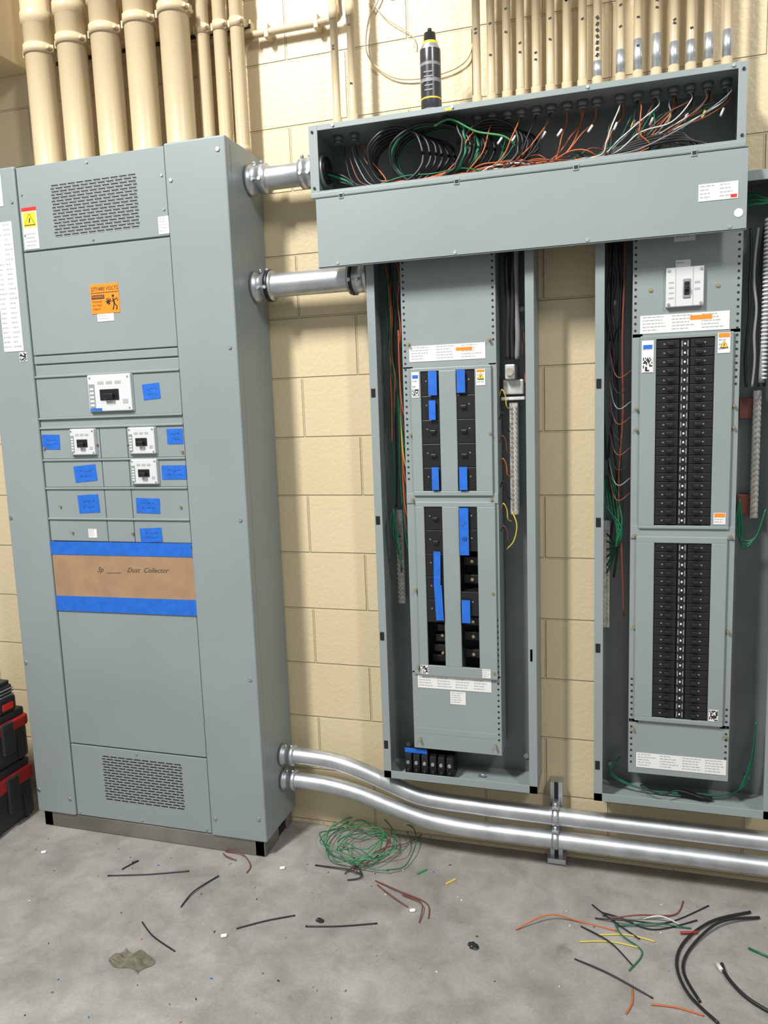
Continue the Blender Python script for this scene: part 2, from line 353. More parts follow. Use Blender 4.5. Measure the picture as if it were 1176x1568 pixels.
def poles(b,c,z0,z1,group,y=-.128,inner=1,skip=()):
    n=max(1,round((z1-z0)/.0254/group));h=(z1-z0)/n
    for i in range(n):
        if i in skip:continue
        za=z0+i*h+.0006;zb=z0+(i+1)*h-.0006
        b.box(c[0]+.001,c[1]-.001,y,-.06,za,zb,BLACK,.0015)
        w=c[1]-c[0]
        for g in range(group):
            zc=za+(zb-za)*(g+.5)/group
            xc=c[0]+w*(.62 if inner>0 else .38)
            if group==1 or g==group//2:b.box(xc-.009,xc+.009,y-.009,y,zc-.005,zc+.005,BLACK,.002)
            if group==1:
                b.box(xc-.016*inner-.004,xc-.016*inner+.001,y-.0006,y,zc-.001,zc+.002,WA)
            elif g==group//2:
                b.box(xc-.018*inner-.003,xc-.018*inner+.001,y-.0006,y,zc+.006,zc+.010,WA)
poles(b,b_cols[0],1.262,1.634,3,inner=1);poles(b,b_cols[1],1.262,1.634,3,inner=-1)
poles(b,b_cols[0],.835,1.212,3);poles(b,b_cols[1],1.07,1.212,3,inner=-1);poles(b,b_cols[1],.86,.94,3,inner=-1)
for i,z in enumerate((.70,.735,.77,.805)):
    b.box(b_cols[0][0]+.004+.006*i,b_cols[0][1],-.085,-.06,z-.012,z+.012,BLACK,.002)
for z in(.72,.78,.83,.97,1.03):
    b.box(b_cols[1][0],b_cols[1][1],-.08,-.06,z-.015,z+.015,BLACK,.003);b.cyl((b_cols[1][0]+.03,-.086,z),(b_cols[1][0]+.03,-.08,z),.0055,BRASS,10)
for z in(.72,.78):b.cyl((b_cols[0][0]+.04,-.09,z),(b_cols[0][0]+.04,-.08,z),.005,BRASS,10)
b.done("breakers",PM)
b=MB();ty=-.1375
L_,R_=b_cols[0][0],b_cols[1][0]
tape(b,L_+.026,L_+.053,1.560,1.634,ty,0,False);tape(b,L_+.026,L_+.047,1.485,1.545,ty,0,False);tape(b,L_+.030,L_+.052,1.266,1.338,ty,0,False)
tape(b,R_+.003,R_+.029,1.565,1.634,ty,0,False);tape(b,R_+.005,R_+.030,1.266,1.338,ty,0,False)
tape(b,L_+.028,L_+.050,.955,1.07,ty,.02,False);tape(b,L_+.030,L_+.055,.845,.96,ty-.0004,-.04,False);tape(b,R_+.002,R_+.031,1.06,1.21,ty,.0,True);tape(b,R_+.004,R_+.031,.840,.915,ty,0,False)
b.done("masking_tape",PM)
b=MB()
sticker(b,-.607,-.370,1.665,1.713,-.1222,WHITE,5,LINK,3);b.box(-.460,-.41,-.1238,-.1232,1.692,1.702,ORANGE)
sticker(b,-.611,-.368,.609,.660,-.1222,WHITE,5,LINK,4)
sticker(b,-.600,-.576,1.555,1.632,-.1322,WHITE,4);qr(b,-.599,-.577,1.56,1.582,-.1336,8);b.box(-.597,-.579,-.1342,-.1335,1.614,1.624,BLUE)
sticker(b,-.398,-.370,1.585,1.634,-.1322,WHITE,4);warn(b,-.384,1.612,.009,-.134);b.box(-.396,-.372,-.1342,-.1335,1.625,1.632,ORANGE)
qr(b,-.598,-.572,.66,.69,-.1322,8);sticker(b,-.395,-.368,.66,.69,-.1322,WHITE,4)
sticker(b,-.503,-.452,.56,.603,-.1222,WHITE,5)
b.done("labels",PM)
b=MB()
b.box(-.690,-.668,-.045,-.03,.87,1.19,BAR,.002)
for i in range(20):
    z=.88+i*.0157
    for x in(-.686,-.673):b.cyl((x,-.052,z),(x,-.044,z),.004,COPPER,8)
b.box(-.306,-.280,-.075,-.05,1.18,1.53,BAR,.002);b.box(-.302,-.284,-.05,-.005,1.2,1.23,GREYD);b.box(-.302,-.284,-.05,-.005,1.46,1.49,GREYD)
for i in range(23):
    z=1.19+i*.0148
    for x in(-.301,-.286):b.cyl((x,-.082,z),(x,-.074,z),.0045,COPPER,8)
b.box(-.325,-.262,-.075,-.03,1.555,1.60,BAR,.004);b.box(-.315,-.285,-.1,-.03,1.60,1.645,BAR,.004);b.cyl((-.30,-.1,1.622),(-.30,-.108,1.622),.012,COPPER,12)
b.box(-.33,-.258,-.085,-.02,1.537,1.547,OFFW,.002)
b.box(-.667,-.497,-.115,-.055,.297,.33,BLACK,.004)
for i in range(6):
    x=-.664+i*.0283
    b.box(x,x+.023,-.125,-.05,.30,.372,BLACK,.003);b.cyl((x+.0115,-.13,.345),(x+.0115,-.124,.345),.006,ZINC,10);b.cyl((x+.0115,-.13,.318),(x+.0115,-.124,.318),.005,DARK,10)
tape(b,-.667,-.59,.372,.388,-.11,0,False)
b.box(-.43,-.405,-.09,-.088,.31,.312,ZINC);b.cyl((-.42,-.08,.302),(-.40,-.08,.302),.006,ZINC,8)
b.done("terminal_bars",PM)
b=MB()
def run(x,z0,z1,y,r,m,jit=.01,n=6,xend=None):
    P=[]
    for i in range(n+1):
        t=i/n;P.append((x+random.uniform(-jit,jit),y+random.uniform(-jit,jit)*.6,z0+(z1-z0)*t))
    if xend is not None:P[-1]=(xend,y,z1)
    b.tube(P,r,m,6,5)
for i in range(5):run(-.655-.008*i,2.1,1.62-.05*i,-.07,.0022,(WO,WB,WR,WG,WO)[i])
for i in range(9):
    z=1.62-.055*i;b.tube([(-.655,-.07,z+.15),(-.652,-.08,z),(-.644,-.085,z-.10),(-.634,-.07,z-.13),(-.62,-.06,z-.12)],.002,(WO,WR,WG,WY,WO,WR)[i%6],6,5)
for i in range(3):run(-.665-.012*i,2.1,1.2,-.06,.0028,(WG,WB,WG)[i],.007)
for i in range(4):b.tube([(-.69,-.07,1.2),(-.70+.01*i,-.08,1.14-.03*i),(-.675,-.055,1.10-.04*i)],.0024,WG,6,5)
for i in range(3):run(-.305+.014*i,2.1,1.66,-.085,.0085,(WB,WB,WA)[i],.003)
for i in range(7):
    z=1.58-.07*i;b.tube([(-.335,-.09,z-.03),(-.324,-.105,z-.01),(-.314,-.10,z-.03),(-.312,-.095,z-.06),(-.303,-.078,z-.07)],.0018,(WY,WB,WR,WO,WB,WY,WR)[i],6,5)
for i in range(3):run(-.262+.006*i,1.75,1.56,-.05,.002,(WO,WB,WO)[i],.005)
b.tube([(-.30,-.08,1.19),(-.285,-.09,1.15),(-.295,-.09,1.10),(-.32,-.08,1.07)],.0022,WY,6,6)
b.done("wiring",PM)

# right panelboard
PR=loadcentre("panelboard",-.050,.455,.292,2.115)
b=MB();ix0,ix1=.052,.336
b.box(ix0,ix1,-.122,-.118,1.70,2.09,GREY,.001);b.box(ix0,ix1,-.122,-.118,.385,.56,GREY,.001);b.box(ix0,ix1,-.126,-.118,1.12,1.158,GREY,.001)
b.box(ix0,.08,-.122,-.118,.55,1.71,GREY);b.box(.31,ix1,-.122,-.118,.55,1.71,GREY)
for x in(ix0,ix1-.003):b.box(x,x+.003,-.12,-.02,.385,2.09,GREY)
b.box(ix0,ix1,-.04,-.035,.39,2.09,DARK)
frame(b,.074,.318,1.150,1.703,((.117,.270),),1.160,1.692);frame(b,.068,.316,.558,1.127,((.119,.274),),.572,1.108)
b.box(.181,.205,-.128,-.10,1.162,1.690,BLACK);b.box(.184,.208,-.128,-.10,.574,1.107,BLACK)
holes(b,ix1-.009,1.56,2.0,-.122);holes(b,ix0+.008,.42,.7,-.122);holes(b,ix1-.009,.42,.62,-.122);holes(b,ix0+.008,1.72,1.99,-.122)
for z in(1.50,1.44,1.13,.85,.53):
    for x in(ix0+.012,ix1-.012):b.cyl((x,-.132,z),(x,-.122,z),.0045,BRASS,8)
b.done("dead_front",PR)
b=MB()
poles(b,(.117,.180),1.162,1.690,1,inner=1);poles(b,(.206,.270),1.162,1.690,1,inner=-1)
poles(b,(.119,.183),.574,1.107,1,inner=1);poles(b,(.209,.274),.574,1.107,1,inner=-1)
for i in range(21):
    for x,z0,h in((.193,1.162,.0251),(.196,.574,.02538)):
        z=z0+h*(i+.5);b.box(x-.0025,x+.0025,-.1290,-.127,z-.003,z+.003,WHITE,.001);b.box(x-.009,x-.006,-.129,-.127,z-.008,z+.008,WA);b.box(x+.006,x+.009,-.129,-.127,z-.008,z+.008,WA)
b.done("breakers",PR)
b=MB()
b.box(.140,.238,-.136,-.12,1.778,1.884,OFFW,.002);b.box(.184,.204,-.139,-.135,1.80,1.852,GREY,.002);b.box(.187,.201,-.141,-.137,1.808,1.844,BLACK,.002);b.box(.188,.200,-.148,-.137,1.82,1.832,BLACK,.002)
for x in(.147,.231):
    for z in(1.785,1.877):b.cyl((x,-.139,z),(x,-.135,z),.004,ZINC,8)
for x in(.165,.21):b.box(x-.0008,x+.0008,-.1366,-.1358,1.779,1.883,LINK)
for i in range(4):b.box(.147,.160,-.1366,-.1358,1.80+.014*i,1.804+.014*i,LINK)
for i in range(2):b.box(.214,.228,-.1366,-.1358,1.82+.018*i,1.826+.018*i,LINK)
sticker(b,.165,.204,1.885,1.905,-.1222,WHITE,1);sticker(b,.16,.215,1.955,1.985,-.1222,OFFW,2)
for z,x in((1.83,.10),(1.83,.275)):b.cyl((x,-.126,z),(x,-.122,z),.005,BRASS,8)
b.done("main_breaker",PR)
b=MB()
sticker(b,.073,.307,1.710,1.760,-.1222,WHITE,5,LINK,3);b.box(.205,.262,-.1240,-.1232,1.741,1.753,ORANGE)
sticker(b,.078,.11,1.60,1.69,-.1322,WHITE,2);b.box(.082,.106,-.1342,-.1335,1.667,1.678,BLUE);qr(b,.080,.108,1.602,1.645,-.1336)
sticker(b,.277,.309,1.645,1.700,-.1322,WHITE,4);b.box(.279,.307,-.1342,-.1335,1.688,1.699,ORANGE);warn(b,.293,1.668,.009,-.134)
sticker(b,.277,.309,1.165,1.198,-.1322,WHITE,4);b.box(.279,.307,-.1342,-.1335,1.187,1.197,ORANGE)
qr(b,.277,.303,.575,.61,-.1322,8);sticker(b,.075,.330,.405,.452,-.1222,WHITE,5,LINK,4)
b.done("labels",PR)
b=MB()
for X,Z0,Z1 in((-.028,.82,1.16),(.385,1.17,1.54)):
    b.box(X,X+.022,-.045,-.03,Z0,Z1,BAR,.002)
    n=int((Z1-Z0)/.0155)
    for i in range(n):
        z=Z0+.008+i*.0155
        for x in(X+.005,X+.017):b.cyl((x,-.052,z),(x,-.044,z),.004,COPPER,8)
for z in(1.21,1.49):b.box(.350,.385,-.04,-.02,z-.03,z+.03,WR,.002)
b.done("terminal_bars",PR)
b=MB()
for i in range(5):run(-.020+.012*i,2.1,1.35-.12*i,-.08,.0032,(WB,WB,WB,WB,WR)[i],.012)
for i in range(3):run(-.01+.012*i,2.1,1.7-.05*i,-.07,.0055,WB,.012)
for i in range(9):
    z=1.62-.045*i;b.tube([(-.01,-.09,z+.05),(.002,-.105,z-.01),(.02,-.11,z-.03),(.050,-.09,z-.01)],.0018,(WR,WB,WA,WR,WB)[i%5],6,5)
for i in range(6):b.tube([(-.020+.004*i,-.07,1.30),(-.022+.010*i,-.09,1.22-.01*i),(.025-.003*i,-.095,1.15-.012*i),(.018,-.08,1.09),(-.015,-.05,1.12-.025*i)],.0026,WG,6,6)
for i in range(3):b.tube([(.03,-.05,.40),(.0,-.07,.345+.005*i),(.10,-.08,.312),(.25,-.08,.308+.004*i),(.36,-.07,.325),(.405,-.06,.39+.015*i),(.42,-.05,.55)],.0022,WG,6,8)
for i in range(3):b.tube([(.345,-.08,2.07-.015*i),(.38,-.09,2.06-.01*i),(.42,-.09,2.02),(.435,-.08,1.85)],.005,WG,8,8)
for i in range(3):b.tube([(.355,-.06,1.23),(.345+.008*i,-.07,1.15),(.365,-.07,1.11-.012*i),(.40,-.07,1.12),(.425,-.06,1.2)],.003,WG,8,6)
for i in range(4):run(.36+.016*i,1.98,1.55,-.08,.004,(WB,WA,WB,WB)[i],.005)
b.tube([(.400,-.10,2.0),(.402,-.10,1.8),(.396,-.10,1.56)],.0085,WA,10,6)
for i in range(40):
    z=1.57+i*.0108;b.cyl((.4,-.10,z),(.4,-.10,z+.005),.0098,OFFW,10)
b.box(.20,.30,-.09,-.075,.305,.318,BLACK,.003,rot=Matrix.Rotation(.15,3,'Y'));b.tube([(.09,-.1,.335),(.15,-.12,.32),(.2,-.1,.33),(.28,-.1,.31)],.003,WB,6,5)
b.done("wiring",PR)

# ------------------------------------------------------------ wireway
WWY=empty("wiring_trough");b=MB();wx0,wx1,wz0,wz1=-.878,.324,2.165,2.369
shell(b,wx0,wx1,wz0,wz1,-.2,.003,.016,lips=(1,1,1,1))
b.box(wx0,wx0+.028,-.203,-.198,wz0,wz1,GREY,.001);b.box(wx1-.022,wx1,-.203,-.198,wz0,wz1,GREY,.001)
b.box(wx0,wx1,-.207,-.198,wz0-.004,wz0+.010,GREY,.002)
b.done("trough_box",WWY)
b=MB()
b.box(-.862,.330,-.2085,-.206,1.955,2.160,GREY,.0008);b.box(-.862,.330,-.2085,-.196,1.955,1.958,GREY);b.box(-.862,.330,-.2085,-.196,2.157,2.160,GREY)
for x in(-.78,-.43,-.1,.2):b.box(x-.008,x+.008,-.211,-.206,2.150,2.168,GREY,.002);b.box(x-.005,x+.005,-.212,-.2105,2.155,2.163,DARK)
for x in(-.80,-.44,-.07,.29):
    b.cyl((x,-.2105,1.966),(x,-.208,1.966),.005,ZINC,10);b.cyl((x,-.206,2.362),(x,-.202,2.362),.004,ZINC,10)
for z in(2.19,2.35):
    for x in(wx0+.012,wx1-.01):b.cyl((x,-.206,z),(x,-.202,z),.004,DARK,8)
sticker(b,.212,.308,2.035,2.078,-.2087,WHITE,4,LINK,2);b.box(.290,.305,-.2106,-.21,2.038,2.046,RED)
b.cyl((.310,-.2098,1.998),(.310,-.2085,1.998),.011,WHITE,16)
for x in(-.46,):b.box(x,x+.02,-.203,-.2025,2.355,2.362,YEL)
b.done("hanging_cover",WWY)
b=MB()
PX=[-.385,-.343,-.298,-.259,-.215,-.175,-.130,-.087,-.047,.014,.060,.108,.153,.196,.240,.286]
for x in PX+[-.82,-.767]:
    b.cyl((x,-.1,2.366),(x,-.1,2.350),.015,GREYD,8);b.cyl((x,-.1,2.350),(x,-.1,2.342),.0125,GREYD,12)
def U(a,c):return random.uniform(a,c)
for k,x in enumerate(PX):
    if k<9:
        for j in range(1+k%2):
            m=random.choice([WO,WO,WB,WG,WR]);dx=U(.02,.08);yy=-.11+U(-.05,.02)
            b.tube([(x+U(-.006,.006),-.1,2.35),(x-dx*.1,yy,2.31),(x-dx*.6,yy-.02,2.26+U(-.01,.02)),(x-dx*1.4,yy-.02,2.22+U(-.01,.01)),(x-dx*2.8,yy-.02,2.19)],.0019,m,6,6)
        if k%3!=1:b.cyl((x-.012,-.135,2.285),(x-.024,-.14,2.267),.0036,WHITE,8)
    else:
        for j in range(5):
            m=(WB,WG,WR,WO,WA,WW,WG)[(k*5+j*3)%7];yy=-.1+U(-.06,.02);xe=.0+U(-.06,.07)
            q=(x-xe);b.tube([(x+U(-.007,.007),-.1,2.35),(x+U(-.015,.01),yy-.01,2.31),(x-q*.25+U(-.02,.02),yy-.03,2.27+U(-.02,.02)),(x-q*.6,yy-.03,2.225+U(-.015,.015)),(xe,yy-.02,2.19),(xe-U(.1,.4),yy,2.183+U(0,.012))],.0017,m,6,6)
        b.cyl((x-.008,-.13,2.285),(x-.016,-.135,2.265),.0034,WHITE if k%2 else WY,8)
for i in range(30):
    y=-.18+U(0,.13);z=2.176+U(0,.022);x0=U(-.72,-.35);x1=U(-.2,.05)
    P=[(x0+(x1-x0)*t/7,y+U(-.015,.015),z+U(-.006,.014)+.010*sin(t*.9+i)) for t in range(8)]
    b.tube(P,.0020,random.choice([WO,WO,WB,WR,WW,WB,WG,WO,WB]),6,4)
for i in range(12):
    x0=U(-.35,0);P=[(x0+.05*t,-.15+U(-.02,.04),2.195+.02*sin(t*1.4+i)+U(-.006,.01)) for t in range(6)]
    b.tube(P,.0019,random.choice([WO,WR,WB,WG]),6,5)
def loop(cx_,cz_,rx,rz,y,r,m,a0=0,a1=2*pi,tilt=0):
    P=[]
    for i in range(15):
        a=a0+(a1-a0)*i/14;P.append((cx_+rx*cos(a)+U(-.004,.004),y+.012*sin(a*2+tilt)+.01*i/14,cz_+rz*sin(a)))
    b.tube(P,r,m,8,4)
for i in range(6):loop(-.62+.008*i,2.262,.085+.008*i,.080-.003*i,-.17+.014*i,.0046,WB)
for i in range(5):loop(-.52+.012*i,2.264,.12+.010*i,.080,-.16+.016*i,.0046,(WB,WG,WB,WB,WG)[i])
for i in range(6):loop(-.47,2.27,.05+.010*i,.082,-.18+.010*i,.0046,WG if i in(1,4) else WB,-1.7,1.6)
for i in range(5):loop(-.34,2.262,.08+.012*i,.075-.004*i,-.15+.012*i,.0046,WB,-.9,2.6)
b.tube([(-.50,-.17,2.33),(-.45,-.175,2.34),(-.38,-.17,2.30),(-.30,-.175,2.275),(-.27,-.16,2.25)],.003,WGL,8,6)
for i in range(4):b.tube([(.25-.02*i,-.17,2.182),(.17,-.175,2.205+.006*i),(.06,-.17,2.20+.006*i),(-.05,-.16,2.19)],.0045,WB,8,6)
for i in range(3):b.tube([(-.86,-.1,2.268-.012*i),(-.80,-.11,2.24-.01*i),(-.74,-.13,2.20),(-.6,-.13,2.19)],.0045,(WB,WG,WB)[i],8,6)
for i in range(6):b.tube([(-.80+.012*i,-.1,2.33),(-.79+.015*i,-.12,2.28),(-.76+.02*i,-.14,2.21),(-.68,-.14,2.19)],.0018,(WB,WR,WA,WB,WR,WO)[i],6,5)
b.cyl((wx0+.004,-.1,2.268),(wx0+.016,-.1,2.268),.05,ZINC,20)
b.cyl((wx0+.014,-.1,2.268),(wx0+.022,-.1,2.268),.04,BLACK,20)
b.done("loose_wiring",WWY)

# ------------------------------------------------------------ painted conduits from the ceiling
def bigpipe(x,y,r,z0,z1,zc,name="large_painted_conduit"):
    b=MB()
    b.lathe([(r*1.18,z0+.001),(r*1.18,z0+.015),(r*1.02,z0+.02),(r,z0+.024),(r,zc-.02),(r*1.12,zc-.016),(r*1.12,zc+.016),(r*1.05,zc+.02),(r*1.05,z1)],(x,y,0),(0,0,1),CREAMP,28)
    b.lathe([(r*1.02,zc-.115),(r*1.09,zc-.115),(r*1.09,zc-.085),(r*1.02,zc-.085)],(x,y,0),(0,0,1),CREAMP,28)
    b.box(x-r*1.3,x-r*.9,y-.010,y+.010,zc-.112,zc-.088,CREAMP,.002)
    b.box(x+r*.9,x+r*1.3,y-.010,y+.010,zc-.112,zc-.088,CREAMP,.002);b.cyl((x+r*1.15,y-.03,zc-.1),(x+r*1.15,y+.02,zc-.1),.006,CREAMP,8)
    return b.done(name)
for i,x in enumerate((-1.868,-1.738,-1.606,-1.477,-1.349)):bigpipe(x,-.125,.048,2.365,3.6,2.86+.01*i)
for i,x in enumerate((-1.283,-1.220,-1.160)):bigpipe(x,-.065,.022,2.365,3.6,2.86)
b=MB()
b.box(-1.99,-1.125,-.036,0,2.74,2.78,CREAMP,.002);b.box(-1.99,-1.125,-.0365,-.035,2.753,2.767,DARK);b.done("strut_channel")
for i,x in enumerate([-.82,-.767]+PX):
    b=MB();r=.0118;z0=2.370
    b.lathe([(.016,z0),(.016,z0+.012),(.0145,z0+.013),(.0145,z0+.05,ZINC),(.0125,z0+.052),(r,z0+.053),(r,2.70),(.0138,2.70),(.0138,2.74),(r,2.74),(r,3.6)],(x,-.1,0),(0,0,1),CREAMP,14)
    if i>9:b.cyl((x,-.1,z0+.05),(x,-.1,z0+.05+U(.03,.09)),.0122,GALV,14)
    for k in range(7 if i==10 else 2):
        zz=z0+.10+(k*.016 if i==10 else U(0,.2));b.box(x-.004,x+.004,-.1125,-.1118,zz,zz+(.010 if i==10 else .005),INK,rot=Matrix.Rotation(U(-.6,.6),3,'Y'))
    b.done("small_painted_conduit")
b=MB();b.tube([(-1.118,-.03,2.735),(-1.0,-.03,2.735),(-.86,-.03,2.735),(-.825,-.035,2.745),(-.82,-.05,2.80),(-.82,-.05,3.3)],.0115,CREAMP,12,6)
for x in(-1.07,-.9):b.box(x-.008,x+.008,-.043,0,2.715,2.757,CREAMP,.003)
b.done("horizontal_painted_conduit")
b=MB();b.tube([(-.66,-.012,2.95),(-.69,-.012,2.80),(-.735,-.012,2.72),(-.74,-.015,2.62),(-.66,-.012,2.545),(-.54,-.012,2.53),(-.43,-.012,2.56),(-.40,-.012,2.66)],.0025,WC,6,8)
b.tube([(-.72,-.01,2.95),(-.70,-.01,2.84),(-.66,-.012,2.78),(-.63,-.012,2.86),(-.60,-.012,2.95)],.0022,WC,6,8)
b.tube([(-.74,-.01,2.80),(-.68,-.012,2.72),(-.60,-.012,2.66),(-.59,-.012,2.62)],.0018,WC,6,8);b.done("hanging_cord")

# ------------------------------------------------------------ bare steel conduits
def nipple(name,x0,x1,z,r,y=-.1):
    b=MB();L=x1-x0
    b.lathe([(r*1.32,.001),(r*1.32,.012),(r*1.18,.014),(r*1.18,.045),(r*1.28,.046),(r*1.28,.066),(r*1.02,.068),(r,.07),(r,L-.07),(r*1.02,L-.068),(r*1.28,L-.066),(r*1.28,L-.046),(r*1.18,L-.045),(r*1.18,L-.014),(r*1.32,L-.012),(r*1.32,L-.001)],(x0,y,z),(1,0,0),GALV,28)
    for xx in(x0+.03,x1-.03,x0+.055,x1-.055):
        b.cyl((xx,y-.02,z+r*1.1),(xx,y-.026,z+r*1.35),.006,ZINC,8);b.cyl((xx,y-r*1.15,z-.01),(xx,y-r*1.4,z-.01),.006,ZINC,8)
    return b,name
bb,n=nipple("steel_conduit",XR+.002,wx0-.001,2.268,.036);bb.done(n)
bb,n=nipple("steel_conduit",XR+.002,-.733,1.935,.038)
bb.cyl((XR+.05,-.1,1.935),(XR+.064,-.1,1.935),.051,BLACK,24);bb.cyl((-.792,-.1,1.935),(-.780,-.1,1.935),.051,BLACK,24);bb.done(n)
def emt(path,r):
    b=MB();b.tube(path,r,GALV,20,8)
    x,y,z=path[0]
    b.lathe([(r*1.35,.0),(r*1.35,.01),(r*1.15,.012),(r*1.15,.035),(r*1.3,.036),(r*1.3,.05),(r,.052)],(x+.001,y,z),(1,0,0),ZINC,20)
    for xx in(x+.02,x+.043):b.cyl((xx,y-.01,z+r),(xx,y-.01,z+r*1.5),.005,ZINC,8)
    b.done("steel_conduit")
XC=XR+.003
emt([(XC,-.1,.312),(-1.03,-.1,.312),(-.93,-.1,.306),(-.84,-.1,.285),(-.74,-.095,.247),(-.64,-.09,.209),(-.56,-.085,.196),(-.45,-.08,.19),(-.17,-.08,.187),(1.4,-.08,.187)],.0285)
emt([(XC,-.1,.218),(-1.05,-.1,.218),(-.95,-.1,.214),(-.84,-.1,.195),(-.73,-.1,.163),(-.62,-.1,.134),(-.54,-.098,.122),(-.42,-.095,.114),(-.17,-.09,.111),(1.4,-.09,.111)],.0285)
b=MB();b.box(-.192,-.151,-.042,-.001,.02,.285,GALV,.002);b.box(-.178,-.165,-.0435,-.041,.02,.285,DARK)
for y,z in((-.08,.187),(-.09,.111)):
    b.lathe([(.0290,-.011),(.0315,-.011),(.0315,.011),(.0290,.011)],(-.171,y,z),(1,0,0),ZINC,20)
    b.box(-.182,-.160,y-.02,-.03,z+.030,z+.040,ZINC,.002);b.cyl((-.171,y-.01,z+.030),(-.171,y-.01,z+.052),.006,ZINC,8)
b.box(-.20,-.14,-.06,-.001,.004,.022,ZINC,.002);b.done("conduit_strap_bracket")

# ------------------------------------------------------------ spray can
b=MB();r=.030
b.lathe([(r*.93,0,ZINC),(r,.004,CAN),(r,.03,YEL),(r*1.003,.034,CAN),(r,.075,WA),(r*1.003,.085,CAN),(r,.12,WA),(r*1.003,.128,CAN),(r,.165,ZINC),(r*.98,.168,ZINC),(r*.78,.180,YEL),(r*.74,.183,YEL),(r*.74,.187,BLACK),(r*.6,.189,BLACK),(r*.55,.212,BLACK),(r*.3,.216,BLACK)],(-.508,-.165,2.370),(0,0,1),BLACK,28)
b.cyl((-.508,-.165,2.586),(-.508,-.165,2.595),.006,BLACK,10)
for i in range(5):b.box(-.522+U(-.004,.004),-.496,-.1957,-.1945,2.42+.012*i,2.4235+.012*i,WA)
b.done("spray_can")

# ------------------------------------------------------------ tool boxes
def toolbox(x0,x1,y0,y1,z0,z1):
    b=MB();h=z1-z0
    b.box(x0,x1,y0,y1,z0,z0+h*.68,TOOLB,.02,seg=3);b.box(x0-.004,x1+.004,y0-.004,y1+.004,z0+h*.62,z1-.030,TOOLR,.012,seg=3)
    b.box(x0+.005,x1-.005,y0+.005,y1-.005,z1-.036,z1,TOOLB,.010)
    for y in(y0+.08,y1-.14):
        b.box(x1-.005,x1+.012,y,y+.06,z0+h*.25,z0+h*.85,TOOLB,.006)
    b.box(x1-.005,x1+.010,(y0+y1)/2-.07,(y0+y1)/2+.07,z0+h*.30,z0+h*.62,TOOLB,.008);b.box(x1+.008,x1+.012,(y0+y1)/2-.05,(y0+y1)/2+.05,z0+h*.34,z0+h*.44,TOOLR,.003)
    for y in(y0+.04,y0+.2,y1-.2,y1-.06):b.box(x1-.002,x1+.006,y,y+.02,z0+.01,z0+h*.45,TOOLB,.003)
    return b.done("toolbox")
toolbox(-2.72,-2.165,-.74,-.17,.001,.235);toolbox(-2.72,-2.165,-.74,-.17,.237,.44)
b=MB()
for y in(-.42,-.30,-.54):
    b.box(-2.26,-2.17,y,y+.09,.441,.50,TOOLB,.008);b.box(-2.255,-2.175,y+.006,y+.084,.50,.545,TOOLB,.01);b.box(-2.17,-2.166,y+.02,y+.07,.455,.478,RED);b.box(-2.255,-2.18,y+.015,y+.075,.545,.56,TOOLB,.004)
    for k in range(3):b.box(-2.171,-2.167,y+.012,y+.078,.505+.012*k,.509+.012*k,WA)
b.done("battery_packs")

# ------------------------------------------------------------ floor debris
def F(x,y,z=.003):return (x*1.0268,-2.4575+(y+2.4575)*1.0268,z)
b=MB()
for i in range(9):
    cx0,cy0=-.805+U(-.04,.04),-.185+U(-.03,.03);rr=.12+U(-.06,.035);a0=U(0,6)
    P=[]
    for k in range(13):
        a=a0+k*.53;P.append(F(cx0+rr*cos(a),cy0+rr*.95*sin(a)+.02*sin(3*a+i),.005+.035*abs(sin(a*1.1+i))+.003*(i%4)))
    b.tube(P,.0019,WGL if i%3 else WG,6,5)
b.tube([F(-.80,-.30),F(-.74,-.20,.02),F(-.66,-.12,.01),F(-.60,.0,.01)],.002,WR,6,6)
b.tube([F(-.93,-.31,.004),F(-.82,-.315,.01),F(-.76,-.33,.01)],.0023,WB,6,6);b.tube([F(-.74,-.05,.02),F(-.72,-.2,.03),F(-.79,-.33,.01)],.0018,WR,6,6)
b.tube([F(-.82,-.33,.004),F(-.79,-.30,.015),F(-.76,-.34,.008),F(-.80,-.36,.004)],.0022,WB,6,6)
b.done("wire_coil")
def scrap(name,pts,r,m,z=.003):
    b=MB();b.tube([F(p[0],p[1],p[2] if len(p)>2 else z) for p in pts],r,m,6,8);return b.done(name)
for pts in([(-1.575,-.522),(-1.45,-.485),(-1.324,-.436)],[(-1.252,-.605),(-1.25,-.53,.006),(-1.216,-.436)],[(-1.328,-.694),(-1.26,-.74),(-1.165,-.779)],[(-1.040,-.652),(-.97,-.60),(-.896,-.557)],[(-.847,-.595),(-.75,-.57),(-.648,-.532)],[(-1.54,-.44),(-1.525,-.425),(-1.54,-.455),(-1.55,-.48)]):
    scrap("cable_tie",pts,.0022,WB)
